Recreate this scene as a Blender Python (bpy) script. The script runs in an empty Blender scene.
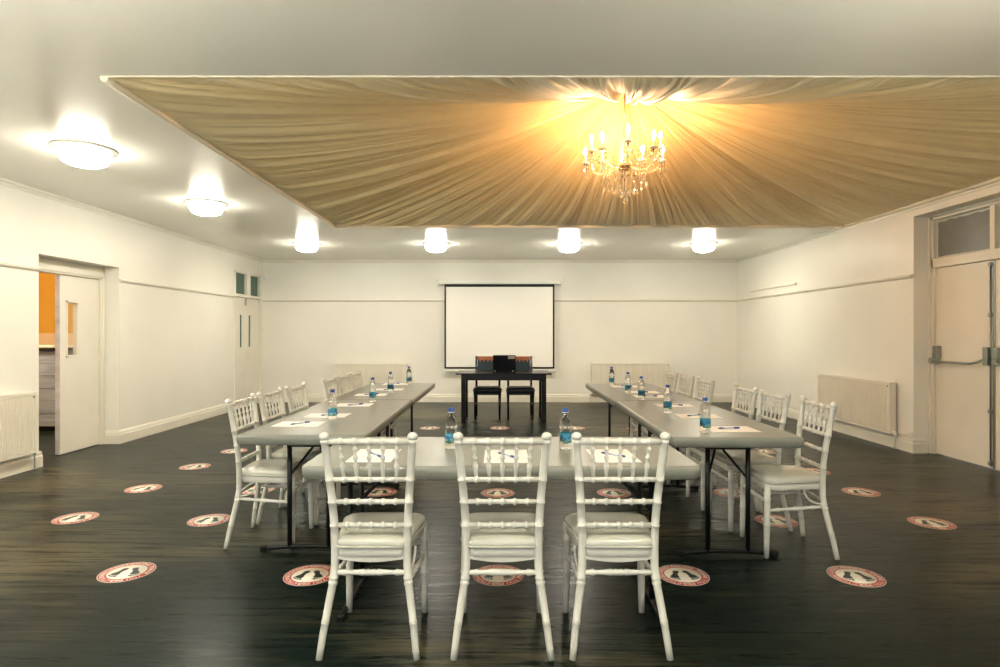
import bpy, bmesh, math, random
from mathutils import Vector, Matrix
PI = math.pi
random.seed(7)
S = bpy.context.scene
COL = S.collection

# ------------------------------------------------------------------ camera, world, exposure
EYE = 1.335                                   # eye height; x to the right, y into the room, z up
cam_d = bpy.data.cameras.new('camera'); cam = bpy.data.objects.new('camera', cam_d); COL.objects.link(cam)
cam.location = (0, 0, EYE); cam.rotation_euler = (PI/2, 0, 0)
cam_d.sensor_width = 36; cam_d.lens = 36*580/1000; cam_d.clip_start = 0.05
S.camera = cam
S.view_settings.view_transform = 'Standard'; S.view_settings.look = 'None'
S.view_settings.gamma = 1; S.view_settings.use_curve_mapping = False
S.view_settings.exposure = 2.3
W = bpy.data.worlds.new('world'); S.world = W; W.use_nodes = True
W.node_tree.nodes['Background'].inputs[0].default_value = (0.86, 0.93, 0.95, 1)
W.node_tree.nodes['Background'].inputs[1].default_value = 1.4
LAMP = 22.5                                   # ceiling fittings, emission strength
ADDED_UPL = 66.0                                    # added uplighters, out of view, to brighten the ceiling
BULB = 150.0                                  # chandelier bulbs
BULB_COL = (1.0, 0.58, 0.29)
LAMP_COL = (1.0, 0.945, 0.80)

# ------------------------------------------------------------------ room dimensions
XL, XR = -4.62, 4.62
Y0, Y1 = -2.6, 11.3
ZC = 2.77
CX0, CX1, CY0, CY1 = -2.22, 4.62, 3.23, 7.74  # canopy opening
LD0, LD1, LDZ = 5.81, 7.03, 2.135             # doorway, left wall
RD0, RD1, RDZ = 4.86, 6.48, 2.64              # fire exit, right wall
FD0, FD1, FDZ = 10.08, 11.2, 2.45             # far double door, left wall

# ------------------------------------------------------------------ materials
def mat(name, col, rough=0.5, metal=0.0, spec=0.5, coat=0.0, trans=0.0, ior=1.5, emit=None, estr=0,
        var=0.0, vscale=8.0, bump=0.0, bscale=60.0, stretch=None, sheen=0.0):
    m = bpy.data.materials.new(name); m.use_nodes = True
    nt = m.node_tree; b = nt.nodes['Principled BSDF']; L = nt.links
    b.inputs['Base Color'].default_value = (*col, 1)
    b.inputs['Roughness'].default_value = rough; b.inputs['Metallic'].default_value = metal
    b.inputs['Specular IOR Level'].default_value = spec
    b.inputs['Coat Weight'].default_value = coat
    b.inputs['Transmission Weight'].default_value = trans; b.inputs['IOR'].default_value = ior
    b.inputs['Sheen Weight'].default_value = sheen
    if emit:
        b.inputs['Emission Color'].default_value = (*emit, 1); b.inputs['Emission Strength'].default_value = estr
    if var or bump:
        tc = nt.nodes.new('ShaderNodeTexCoord'); mp = nt.nodes.new('ShaderNodeMapping')
        L.new(tc.outputs['Object'], mp.inputs[0])
        if stretch: mp.inputs['Scale'].default_value = stretch
        if var:
            n = nt.nodes.new('ShaderNodeTexNoise'); n.inputs['Scale'].default_value = vscale; n.inputs['Detail'].default_value = 5
            L.new(mp.outputs[0], n.inputs['Vector'])
            r = nt.nodes.new('ShaderNodeValToRGB'); e = r.color_ramp.elements
            e[0].position = 0.3; e[1].position = 0.7
            e[0].color = (*[c*(1-var) for c in col], 1); e[1].color = (*[min(1, c*(1+var*0.4)) for c in col], 1)
            L.new(n.outputs[0], r.inputs[0]); L.new(r.outputs[0], b.inputs['Base Color'])
        if bump:
            n2 = nt.nodes.new('ShaderNodeTexNoise'); n2.inputs['Scale'].default_value = bscale; n2.inputs['Detail'].default_value = 3
            L.new(mp.outputs[0], n2.inputs['Vector'])
            bp = nt.nodes.new('ShaderNodeBump'); bp.inputs['Strength'].default_value = bump; bp.inputs['Distance'].default_value = 0.01
            L.new(n2.outputs[0], bp.inputs['Height']); L.new(bp.outputs[0], b.inputs['Normal'])
    return m

M = {}
M['wall'] = mat('wall_paint', (0.85, 0.825, 0.735), 0.42, var=0.05, vscale=0.9, bump=0.08, bscale=22)
M['ceil'] = mat('ceiling_gloss', (0.89, 0.875, 0.80), 0.19, spec=0.5, var=0.02, vscale=0.7)
M['trim'] = mat('trim_paint', (0.79, 0.755, 0.645), 0.35, var=0.05, vscale=3)
M['door'] = mat('door_paint', (0.83, 0.785, 0.68), 0.38, var=0.05, vscale=2.2)
M['radiator'] = mat('radiator_enamel', (0.82, 0.77, 0.65), 0.35, var=0.05, vscale=3)
M['chair'] = mat('chair_lacquer', (0.70, 0.68, 0.60), 0.28, coat=0.15, var=0.06, vscale=14)
M['vinyl'] = mat('seat_vinyl', (0.56, 0.545, 0.46), 0.22, coat=0.25, var=0.06, vscale=9, bump=0.12, bscale=14)
M['tabletop'] = mat('table_plastic', (0.235, 0.24, 0.20), 0.34, coat=0.25, var=0.08, vscale=5, bump=0.03, bscale=120)
M['black'] = mat('black_steel', (0.005, 0.006, 0.006), 0.45, spec=0.3)
M['blackwood'] = mat('black_wood', (0.008, 0.0065, 0.006), 0.26, spec=0.35)
M['blackpad'] = mat('black_pad', (0.010, 0.011, 0.013), 0.5)
M['tealpad'] = mat('teal_pad', (0.010, 0.035, 0.045), 0.4)
M['orangewood'] = mat('orange_wood', (0.50, 0.17, 0.06), 0.4, var=0.3, vscale=20)
M['greymetal'] = mat('brushed_metal', (0.30, 0.32, 0.29), 0.35, metal=0.85)
M['paper'] = mat('paper', (0.88, 0.87, 0.83), 0.6)
M['penblue'] = mat('pen_blue', (0.015, 0.05, 0.32), 0.3)
M['penclear'] = mat('pen_barrel', (0.55, 0.62, 0.72), 0.2)
M['cap'] = mat('cap_blue', (0.025, 0.085, 0.34), 0.35)
M['capring'] = mat('cap_ring', (0.70, 0.75, 0.85), 0.3)
M['red'] = mat('sticker_red', (0.52, 0.030, 0.028), 0.42, var=0.25, vscale=16)
M['stwhite'] = mat('sticker_white', (0.82, 0.78, 0.66), 0.42, var=0.10, vscale=22)
M['stblack'] = mat('sticker_black', (0.010, 0.016, 0.016), 0.45)
M['screen'] = mat('screen_cloth', (0.90, 0.885, 0.82), 0.8)
M['white'] = mat('white_enamel', (0.80, 0.79, 0.72), 0.35)
M['orange'] = mat('orange_wall', (0.80, 0.47, 0.075), 0.7, var=0.06, vscale=1.5)
M['peach'] = mat('peach_wall', (0.82, 0.66, 0.50), 0.7)
M['greyplank'] = mat('grey_plank', (0.26, 0.30, 0.42), 0.65, var=0.35, vscale=4, stretch=(1.2, 8, 9))
M['tealglass'] = mat('teal_glass', (0.055, 0.12, 0.09), 0.12)
M['film'] = mat('grey_film', (0.20, 0.205, 0.19), 0.33, var=0.12, vscale=4)
M['dustglass'] = mat('dusty_glass', (0.62, 0.64, 0.58), 0.2)
M['glass'] = mat('clear_glass', (0.95, 1, 0.98), 0.0, trans=1.0)
def pane_material():
    m = bpy.data.materials.new('window_glass'); m.use_nodes = True; nt = m.node_tree; nt.nodes.remove(nt.nodes['Principled BSDF'])
    t = nt.nodes.new('ShaderNodeBsdfTransparent'); g = nt.nodes.new('ShaderNodeBsdfGlossy'); g.inputs['Roughness'].default_value = 0.02
    f = nt.nodes.new('ShaderNodeFresnel'); x = nt.nodes.new('ShaderNodeMixShader')
    nt.links.new(f.outputs[0], x.inputs[0]); nt.links.new(t.outputs[0], x.inputs[1]); nt.links.new(g.outputs[0], x.inputs[2])
    nt.links.new(x.outputs[0], nt.nodes['Material Output'].inputs[0]); return m
M['pane'] = pane_material()
M['water'] = mat('bottle_clear', (0.985, 1.0, 0.99), 0.0, trans=1.0, ior=1.33)
M['crystal'] = mat('crystal', (1, 0.985, 0.95), 0.0, trans=1.0, ior=1.5)
M['brass'] = mat('aged_brass', (0.62, 0.47, 0.24), 0.25, metal=1.0)
M['candle'] = mat('candle_sleeve', (0.85, 0.78, 0.60), 0.4)
M['bulb'] = mat('bulb_glow', (1, 0.8, 0.5), 0.3, emit=BULB_COL, estr=BULB)
M['lens'] = mat('lamp_lens', (1, 1, 0.95), 0.3, emit=LAMP_COL, estr=LAMP)
M['lens_side'] = mat('lamp_lens_side', (0.9, 0.9, 0.85), 0.3, emit=LAMP_COL, estr=2.0)
M['added_uplight'] = mat('added_uplighter_glow', (1, 1, 0.95), 0.3, emit=LAMP_COL, estr=ADDED_UPL)
M['warmlamp'] = mat('warm_lamp', (1, 0.9, 0.7), 0.3, emit=(1, 0.74, 0.42), estr=90)
M['dark'] = mat('dark_rubber', (0.007, 0.008, 0.008), 0.6, spec=0.25)
M['lilac'] = mat('worn_edge', (0.60, 0.57, 0.60), 0.5, var=0.3, vscale=9)
M['lap'] = mat('laptop_shell', (0.004, 0.004, 0.007), 0.3, spec=0.25)
M['lapsticker'] = mat('laptop_sticker', (0.42, 0.44, 0.40), 0.4)
M['canvas'] = mat('canopy_satin', (0.86, 0.71, 0.40), 0.40, sheen=0.25, var=0.04, vscale=3)
M['canvas_edge'] = mat('canopy_edging', (0.87, 0.79, 0.62), 0.5, bump=0.1, bscale=45)
M['cream_cloth'] = mat('folded_cloth', (0.7, 0.68, 0.62), 0.8)

def floor_material():
    m = bpy.data.materials.new('worn_dark_boards'); m.use_nodes = True
    nt = m.node_tree; b = nt.nodes['Principled BSDF']; L = nt.links; N = nt.nodes.new
    geo = N('ShaderNodeNewGeometry')
    def noise(scale, stretch, detail=6, rough=0.6):
        mp = N('ShaderNodeMapping'); mp.inputs['Scale'].default_value = stretch; L.new(geo.outputs['Position'], mp.inputs[0])
        n = N('ShaderNodeTexNoise'); n.inputs['Scale'].default_value = scale; n.inputs['Detail'].default_value = detail
        n.inputs['Roughness'].default_value = rough; L.new(mp.outputs[0], n.inputs['Vector']); return n.outputs[0]
    def ramp(src, a, b_, ca, cb):
        r = N('ShaderNodeValToRGB'); e = r.color_ramp.elements
        e[0].position = a; e[1].position = b_; e[0].color = (*ca, 1); e[1].color = (*cb, 1); L.new(src, r.inputs[0]); return r.outputs[0]
    def mix(f, a, c, kind='MIX'):
        x = N('ShaderNodeMix'); x.data_type = 'RGBA'; x.blend_type = kind
        if isinstance(f, float): x.inputs[0].default_value = f
        else: L.new(f, x.inputs[0])
        L.new(a, x.inputs[6]); L.new(c, x.inputs[7]); return x.outputs[2]
    grain = noise(3.0, (0.6, 9, 1), 8, 0.7)
    base = ramp(grain, 0.3, 0.75, (0.0009, 0.0042, 0.0034), (0.010, 0.0185, 0.0145))
    # worn patches where bare timber shows, as streaks along the boards
    big = noise(0.55, (0.7, 1.3, 1), 3, 0.5); streak = noise(2.6, (0.5, 8.5, 1), 10, 0.80)
    mm = N('ShaderNodeMath'); mm.operation = 'MULTIPLY'; L.new(big, mm.inputs[0]); L.new(streak, mm.inputs[1])
    wear = ramp(mm.outputs[0], 0.255, 0.35, (0, 0, 0), (1, 1, 1))
    wc = N('ShaderNodeRGB'); wc.outputs[0].default_value = (0.090, 0.076, 0.040, 1)
    col = mix(wear, base, wc.outputs[0])
    # fine diagonal scratches
    mp = N('ShaderNodeMapping'); mp.inputs['Rotation'].default_value = (0, 0, 0.9); mp.inputs['Scale'].default_value = (1.2, 30, 1)
    L.new(geo.outputs['Position'], mp.inputs[0])
    n = N('ShaderNodeTexNoise'); n.inputs['Scale'].default_value = 3; n.inputs['Detail'].default_value = 4; L.new(mp.outputs[0], n.inputs['Vector'])
    sc = ramp(n.outputs[0], 0.66, 0.74, (0, 0, 0), (0.45, 0.45, 0.45))
    lc = N('ShaderNodeRGB'); lc.outputs[0].default_value = (0.075, 0.075, 0.055, 1)
    col = mix(sc, col, lc.outputs[0])
    L.new(col, b.inputs['Base Color'])
    rg = ramp(streak, 0.25, 0.8, (0.20, 0.20, 0.20), (0.40, 0.40, 0.40)); L.new(rg, b.inputs['Roughness'])
    b.inputs['Specular IOR Level'].default_value = 0.10
    bp = N('ShaderNodeBump'); bp.inputs['Strength'].default_value = 0.06; bp.inputs['Distance'].default_value = 0.003
    L.new(grain, bp.inputs['Height']); L.new(bp.outputs[0], b.inputs['Normal'])
    return m
M['floor'] = floor_material()

def label_material():
    """printed sleeve: blue sky, white peak, green foot"""
    m = bpy.data.materials.new('bottle_print'); m.use_nodes = True
    nt = m.node_tree; b = nt.nodes['Principled BSDF']; L = nt.links; N = nt.nodes.new
    tc = N('ShaderNodeTexCoord'); sx = N('ShaderNodeSeparateXYZ'); L.new(tc.outputs['Object'], sx.inputs[0])
    n = N('ShaderNodeTexNoise'); n.inputs['Scale'].default_value = 55; n.inputs['Detail'].default_value = 2; L.new(tc.outputs['Object'], n.inputs['Vector'])
    a = N('ShaderNodeMath'); a.operation = 'MULTIPLY_ADD'; L.new(n.outputs[0], a.inputs[0]); a.inputs[1].default_value = 0.075; L.new(sx.outputs[2], a.inputs[2])
    r = N('ShaderNodeValToRGB'); e = r.color_ramp.elements
    mr = N('ShaderNodeMapRange'); mr.inputs['From Min'].default_value = 0.05; mr.inputs['From Max'].default_value = 0.115; L.new(a.outputs[0], mr.inputs['Value'])
    L.new(mr.outputs[0], r.inputs[0])
    e[0].position = 0; e[0].color = (0.004, 0.16, 0.07, 1); e[1].position = 1; e[1].color = (0.02, 0.24, 0.30, 1)
    for p, c in ((0.30, (0.01, 0.22, 0.10)), (0.40, (0.40, 0.62, 0.58)), (0.52, (0.02, 0.22, 0.36)), (0.7, (0.012, 0.13, 0.33))):
        q = e.new(p); q.color = (*c, 1)
    L.new(r.outputs[0], b.inputs['Base Color']); b.inputs['Roughness'].default_value = 0.3
    return m
M['print'] = label_material()

# ------------------------------------------------------------------ mesh helpers
def bm_box(bm, x0, x1, y0, y1, z0, z1, bev=0.0, seg=1):
    r = bmesh.ops.create_cube(bm, size=1)
    vs = r['verts']
    bmesh.ops.scale(bm, verts=vs, vec=(abs(x1-x0), abs(y1-y0), abs(z1-z0)))
    bmesh.ops.translate(bm, verts=vs, vec=((x0+x1)/2, (y0+y1)/2, (z0+z1)/2))
    if bev:
        es = list({e for v in vs for e in v.link_edges})
        bmesh.ops.bevel(bm, geom=es, offset=bev, segments=seg, affect='EDGES', profile=0.5)
    return bm
def B(*a, **k): return bm_box(bmesh.new(), *a, **k)
def Bs(*boxes, bev=0.0):
    bm = bmesh.new()
    for b in boxes: bm_box(bm, *b, bev=bev)
    return bm
def tube(bm, pts, radii, seg=12, caps=True, flat=1.0):
    pts = [Vector(p) for p in pts]; n = len(pts)
    if not hasattr(radii, '__len__'): radii = [radii]*n
    tang = [(pts[min(i+1, n-1)]-pts[max(i-1, 0)]).normalized() for i in range(n)]
    up = Vector((0, 0, 1)) if abs(tang[0].z) < 0.9 else Vector((0, 1, 0))
    u = tang[0].cross(up).normalized(); rings = []
    for i in range(n):
        t = tang[i]; u = (u-t*u.dot(t)).normalized(); v = t.cross(u)
        rings.append([bm.verts.new(pts[i]+(u*math.cos(a)+v*math.sin(a)*flat)*radii[i]) for a in [2*PI*k/seg for k in range(seg)]])
    for i in range(n-1):
        for k in range(seg):
            f = bm.faces.new((rings[i][k], rings[i][(k+1) % seg], rings[i+1][(k+1) % seg], rings[i+1][k])); f.smooth = True
    if caps:
        bm.faces.new(rings[0][::-1]); bm.faces.new(rings[-1])
    return bm
def T(pts, radii, seg=12, **k): return tube(bmesh.new(), pts, radii, seg, **k)
def turned(p0, p1, prof, seg=10, bm=None):
    """a turned stick from p0 to p1; prof = (t, radius) pairs"""
    p0 = Vector(p0); p1 = Vector(p1)
    return tube(bm or bmesh.new(), [p0.lerp(p1, t) for t, r in prof], [r for t, r in prof], seg)
def lathe(prof, seg=20, bm=None, c=(0, 0, 0)):
    bm = bm or bmesh.new(); c = Vector(c); rings = []
    for r, z in prof:
        if r < 1e-6: rings.append([bm.verts.new(c+Vector((0, 0, z)))])
        else: rings.append([bm.verts.new(c+Vector((r*math.cos(2*PI*k/seg), r*math.sin(2*PI*k/seg), z))) for k in range(seg)])
    for a, b in zip(rings, rings[1:]):
        for k in range(seg):
            k2 = (k+1) % seg
            if len(a) == 1 and len(b) == 1: break
            if len(a) == 1: f = bm.faces.new((a[0], b[k2], b[k]))
            elif len(b) == 1: f = bm.faces.new((a[k], a[k2], b[0]))
            else: f = bm.faces.new((a[k], a[k2], b[k2], b[k]))
            f.smooth = True
    return bm
def layers(outline, ls, bm=None, cap=True, c=(0, 0)):
    """stack an outline in layers (scale or inset as function, z)"""
    bm = bm or bmesh.new(); rings = []
    for s, z in ls: rings.append([bm.verts.new((c[0]+(x-c[0])*s, c[1]+(y-c[1])*s, z)) for x, y in outline])
    n = len(outline)
    for a, b in zip(rings, rings[1:]):
        for k in range(n):
            f = bm.faces.new((a[k], a[(k+1) % n], b[(k+1) % n], b[k])); f.smooth = True
    if cap: bm.faces.new(rings[0][::-1]); f = bm.faces.new(rings[-1]); f.smooth = True
    return bm
def round_poly(pts, rad, n=6):
    out = []; m = len(pts)
    for i in range(m):
        p = Vector(pts[i]); a = Vector(pts[i-1])-p; b = Vector(pts[(i+1) % m])-p
        a.normalize(); b.normalize(); r = rad[i] if hasattr(rad, '__len__') else rad
        ang = a.angle(b); d = r/math.tan(ang/2)
        c = p+(a+b).normalized()*(r/math.sin(ang/2))
        s = p+a*d-c; e = p+b*d-c
        a0 = math.atan2(s.y, s.x); a1 = math.atan2(e.y, e.x)
        while a1 < a0: a1 += 2*PI
        if a1-a0 > PI: a1 -= 2*PI
        for k in range(n+1):
            t = a0+(a1-a0)*k/n; out.append((c.x+r*math.cos(t), c.y+r*math.sin(t)))
    return out
def mesh_of(bm, name, material):
    bmesh.ops.recalc_face_normals(bm, faces=bm.faces[:])
    me = bpy.data.meshes.new(name); bm.to_mesh(me); bm.free(); me.materials.append(material); return me
def obj(name, bm, m, parent=None, loc=None, rot=None):
    me = bm if isinstance(bm, bpy.types.Mesh) else mesh_of(bm, name, M[m] if isinstance(m, str) else m)
    o = bpy.data.objects.new(name, me); COL.objects.link(o)
    if parent: o.parent = parent
    if loc: o.location = loc
    if rot: o.rotation_euler = rot
    return o
def tag(o, label, cat, group=None, kind=None):
    o['label'] = label; o['category'] = cat
    if group: o['group'] = group
    if kind: o['kind'] = kind
    return o
def thing(name, label, cat, loc=(0, 0, 0), rz=0, group=None, kind=None):
    o = bpy.data.objects.new(name, None); COL.objects.link(o); o.empty_display_size = 0.1
    o.location = loc; o.rotation_euler = (0, 0, rz)
    return tag(o, label, cat, group, kind)
def dup(root, loc, rz=0, label=None):
    def cp(o, parent):
        c = o.copy(); COL.objects.link(c); c.parent = parent
        for ch in o.children: cp(ch, c)
        return c
    r = cp(root, None); r.location = loc; r.rotation_euler = (0, 0, rz)
    if label: r['label'] = label
    return r
def struct(name, bm, m, label, cat): return tag(obj(name, bm, m), label, cat, None, 'structure')

# ================================================================== THE ROOM
def holes_wall(a0, a1, z0, z1, holes, emit):
    """solid strips of a wall running a0..a1 with rectangular holes (h0,h1,hz0,hz1)"""
    cuts = sorted({a0, a1, *[h[0] for h in holes], *[h[1] for h in holes]})
    for c0, c1 in zip(cuts, cuts[1:]):
        mid = (c0+c1)/2; h = [q for q in holes if q[0] < mid < q[1]]
        if not h: emit(c0, c1, z0, z1)
        else:
            q = h[0]
            if q[2] > z0: emit(c0, c1, z0, q[2])
            if q[3] < z1: emit(c0, c1, q[3], z1)
# floor: slab, and the boards near enough to be told apart
fl = struct('floor', B(XL-0.05, XR+0.05, Y0-0.05, Y1+0.05, -0.12, -0.016), 'floor', 'dark worn timber floor with glossy finish', 'floor')
BW = 0.115; PY0, PN = 1.55, 27; PY1 = PY0+BW*PN
bm = Bs((XL-0.03, XR+0.03, Y0-0.03, PY0-0.001, -0.017, 0), (XL-0.03, XR+0.03, PY1+0.001, Y1+0.03, -0.017, 0),
        (XL-0.25, XL-0.03, LD0, LD1, -0.017, 0), (XR+0.03, XR+0.3, RD0, RD1, -0.017, 0))
obj('board_field', bm, 'floor', fl)
ends = [XL-0.03, -3.85, -1.33, 1.19, 3.71, XR+0.03]
for i in range(PN):
    for j in range(5):
        x0, x1 = ends[j], ends[j+1]; y0 = PY0+i*BW
        z1 = random.uniform(-0.0004, 0.0)
        b_ = B(x0+0.0008, x1-0.0008, y0+0.0006, y0+BW-0.0006, -0.015, z1)
        obj('floor_board', b_, 'floor', fl)
# ceiling with the opening for the canopy, and an unseen box above, added to block world light
bm = Bs((XL-0.05, CX0, Y0-0.05, Y1+0.05, ZC, ZC+0.12), (CX0, XR+0.05, Y0-0.05, CY0, ZC, ZC+0.12), (CX0, XR+0.05, CY1, Y1+0.05, ZC, ZC+0.12),
        (CX0-0.1, CX0, CY0-0.1, CY1+0.1, ZC+0.1, 4.3), (CX1+0.06, CX1+0.16, CY0-0.1, CY1+0.1, ZC+0.1, 4.3),
        (CX0-0.1, CX1+0.1, CY0-0.1, CY0, ZC+0.1, 4.3), (CX0-0.1, CX1+0.1, CY1, CY1+0.1, ZC+0.1, 4.3), (CX0-0.1, CX1+0.16, CY0-0.1, CY1+0.1, 4.3, 4.4))
struct('ceiling', bm, 'ceil', 'glossy off-white ceiling around the fabric canopy', 'ceiling')
# walls
WT = 0.24
bm = bmesh.new(); holes_wall(Y0, Y1, 0, ZC, [(LD0, LD1, 0, LDZ), (FD0, FD1, 0, FDZ)], lambda a, b, c, d: bm_box(bm, XL-WT, XL, a, b, c, d))
struct('wall_left', bm, 'wall', 'cream painted wall with the half-open doorway', 'wall')
bm = bmesh.new(); holes_wall(Y0, Y1, 0, ZC+0.35, [(RD0, RD1, 0, RDZ)], lambda a, b, c, d: bm_box(bm, XR, XR+WT, a, b, c, d))
struct('wall_right', bm, 'wall', 'cream painted wall with the fire exit doors', 'wall')
struct('wall_back', B(XL-WT, XR+WT, Y1, Y1+0.2, 0, ZC), 'wall', 'cream painted end wall behind the projection screen', 'wall')
ADDED_WINS = [(-3.7, -1.7), (-0.9, 1.1)]  # added windows behind the viewpoint, letting in daylight as fill
bm = bmesh.new(); holes_wall(XL-WT, XR+WT, 0, ZC, [(a, b, 0.85, 2.45) for a, b in ADDED_WINS], lambda a, b, c, d: bm_box(bm, a, b, Y0-0.2, Y0, c, d))
struct('wall_front', bm, 'wall', 'cream painted wall opposite the projection screen', 'wall')
for k, (a, b) in enumerate(ADDED_WINS):
    w = thing('window_%d' % (k+1), 'added unseen window opposite the screen, %s' % ['by the doorway wall', 'in the middle of its wall'][k], 'window', ((a+b)/2, Y0-0.1, 0.85), kind='structure')
    h = (b-a)/2
    obj('window_frame', Bs((-h, -h+0.06, -0.04, 0.04, 0, 1.6), (h-0.06, h, -0.04, 0.04, 0, 1.6), (-h, h, -0.04, 0.04, 0, 0.06), (-h, h, -0.04, 0.04, 1.54, 1.6), (-0.03, 0.03, -0.04, 0.04, 0.06, 1.54)), 'trim', w)
    obj('window_sill', B(-h-0.05, h+0.05, 0.05, 0.16, -0.03, 0.0, bev=0.004), 'trim', w)
    for q in (-1, 1): obj('glass_pane', B(*sorted((q*0.03, q*(h-0.06))), -0.003, 0.003, 0.06, 1.54), 'pane', w)
    pl = bpy.data.lights.new('sky_portal', 'AREA'); pl.shape = 'RECTANGLE'; pl.size = 2*h; pl.size_y = 1.6; pl.cycles.is_portal = True
    po = bpy.data.objects.new('sky_portal', pl); COL.objects.link(po); po.parent = w; po.location = (0, -0.09, 0.8); po.rotation_euler = (PI/2, 0, 0)
# baseboards: moulded profile run along a line
def run(prof, p0, p1, inward):
    """extrude (out, z) profile from p0 to p1 with 'out' along inward"""
    bm = bmesh.new(); iv = Vector((*inward, 0)); rs = []
    for p in (p0, p1): rs.append([bm.verts.new(Vector((*p, 0))+iv*o+Vector((0, 0, z))) for o, z in prof])
    n = len(prof)
    for k in range(n): bm.faces.new((rs[0][k], rs[0][(k+1) % n], rs[1][(k+1) % n], rs[1][k]))
    bm.faces.new(rs[0][::-1]); bm.faces.new(rs[1]); return bm
def joinbm(*bms):
    out = bmesh.new()
    for b in bms:
        me = bpy.data.meshes.new('t'); b.to_mesh(me); b.free(); out.from_mesh(me); bpy.data.meshes.remove(me)
    return out
SK = [(0, 0), (0.026, 0), (0.026, 0.105), (0.018, 0.118), (0.018, 0.135), (0.008, 0.155), (0, 0.158)]
bl = joinbm(run(SK, (XL, Y0), (XL, LD0+0.02), (1, 0)), run(SK, (XL, LD1-0.02), (XL, FD0-0.02), (1, 0)),
            run(SK, (XL+0.02, LD0), (XL-0.17, LD0), (0, 1)), run(SK, (XL+0.02, LD1), (XL-0.17, LD1), (0, -1)))
struct('baseboard_left', bl, 'trim', 'moulded skirting along the wall with the half-open doorway', 'skirting')
br = joinbm(run(SK, (XR, RD1-0.02), (XR, Y1), (-1, 0)), run(SK, (XR, Y0), (XR, RD0+0.02), (-1, 0)), run(SK, (XR-0.02, RD1), (XR+0.13, RD1), (0, -1)))
struct('baseboard_right', br, 'trim', 'moulded skirting along the fire exit wall', 'skirting')
struct('baseboard_back', run(SK, (XL, Y1), (XR, Y1), (0, -1)), 'trim', 'moulded skirting below the projection screen', 'skirting')
PR = [(0, 1.955), (0.014, 1.958), (0.030, 1.972), (0.032, 1.990), (0.014, 1.996), (0, 2.0)]
struct('trim_1', joinbm(run(PR, (XL, Y0), (XL, LD0), (1, 0)), run(PR, (XL, LD1), (XL, FD0-0.04), (1, 0))), 'trim', 'picture rail on the wall with the half-open doorway', 'picture rail')
struct('trim_2', joinbm(run(PR, (XR, Y0), (XR, RD0), (-1, 0)), run(PR, (XR, RD1), (XR, Y1), (-1, 0))), 'trim', 'picture rail on the fire exit wall', 'picture rail')
struct('trim_3', run(PR, (XL, Y1), (XR, Y1), (0, -1)), 'trim', 'picture rail on the wall behind the screen', 'picture rail')
CN = [(0, ZC-0.055), (0.008, ZC-0.05), (0.012, ZC-0.03), (0.032, ZC-0.02), (0.034, ZC), (0, ZC)]
struct('trim_4', run(CN, (XL, Y0), (XL, Y1), (1, 0)), 'trim', 'thin cornice above the half-open doorway wall', 'cornice')
struct('trim_5', run(CN, (XR, Y0), (XR, Y1), (-1, 0)), 'trim', 'thin cornice above the fire exit wall', 'cornice')
struct('trim_6', run(CN, (XL, Y1), (XR, Y1), (0, -1)), 'trim', 'thin cornice above the projection screen wall', 'cornice')

# ---- door_1: half-open double doorway on the left, one leaf shut
XD = XL-0.22                                   # plane of the shut leaf
d1 = thing('door_1', 'white double doorway with one leaf shut, opening on an orange room', 'door', (XD, (LD0+LD1)/2, 0), kind='structure')
yc = (LD0+LD1)/2
def loc_box(x0, x1, y0, y1, z0, z1, bev=0.0): return (x0-XD, x1-XD, y0-yc, y1-yc, z0, z1)
fw = 0.07
obj('door_frame', Bs(loc_box(XD-0.06, XD+0.05, LD0, LD0+fw, 0, LDZ-0.11), loc_box(XD-0.06, XD+0.05, LD1-fw, LD1, 0, LDZ-0.11),
    loc_box(XD-0.06, XD+0.05, LD0, LD1, LDZ-0.15, LDZ-0.0), bev=0.004), 'trim', d1)
obj('architrave', Bs(loc_box(XD+0.05, XD+0.065, LD0+0.02, LD0+fw-0.012, 0, LDZ-0.1), loc_box(XD+0.05, XD+0.065, LD1-fw+0.012, LD1-0.02, 0, LDZ-0.1),
    loc_box(XD+0.05, XD+0.065, LD0+0.02, LD1-0.02, LDZ-0.13, LDZ-0.07), bev=0.004), 'trim', d1)
# shut leaf with a glazed slot
ly0, ly1, lz = 6.345, LD1-fw-0.003, LDZ-0.155
hy0, hy1, hz0, hz1 = 6.455, 6.61, 1.085, 1.685
bm = bmesh.new(); holes_wall(ly0-yc, ly1-yc, 0.008, lz, [(hy0-yc, hy1-yc, hz0, hz1)], lambda a, b, c, d: bm_box(bm, -0.022, 0.022, a, b, c, d))
leaf = obj('door_leaf', bm, 'door', d1)
bm = Bs((-0.028, 0.030, hy0-0.02-yc, hy0+0.006-yc, hz0-0.02, hz1+0.02), (-0.028, 0.030, hy1-0.006-yc, hy1+0.02-yc, hz0-0.02, hz1+0.02),
        (-0.028, 0.030, hy0-0.02-yc, hy1+0.02-yc, hz1-0.006, hz1+0.02), (-0.028, 0.030, hy0-0.02-yc, hy1+0.02-yc, hz0-0.02, hz0+0.006), bev=0.003)
obj('glazing_bead', bm, 'door', leaf)
obj('glass_pane', B(-0.003, 0.003, hy0+0.004-yc, hy1-0.004-yc, hz0+0.004, hz1-0.004), 'glass', leaf)
obj('edge_strip', B(-0.024, 0.0235, ly0-0.003-yc, ly0+0.004-yc, 0.012, lz-0.004), 'lilac', leaf)
obj('hinge', Bs(*[(0.018, 0.032, ly1-0.012-yc, ly1+0.002-yc, z, z+0.1) for z in (0.25, 1.0, 1.7)], bev=0.003), 'door', leaf)
# open leaf, swung back into the other room
ol = obj('door_leaf', B(-0.70, -0.08, LD0+fw-0.045-yc, LD0+fw-0.003-yc, 0.008, lz, bev=0.003), 'door', d1)

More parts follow.
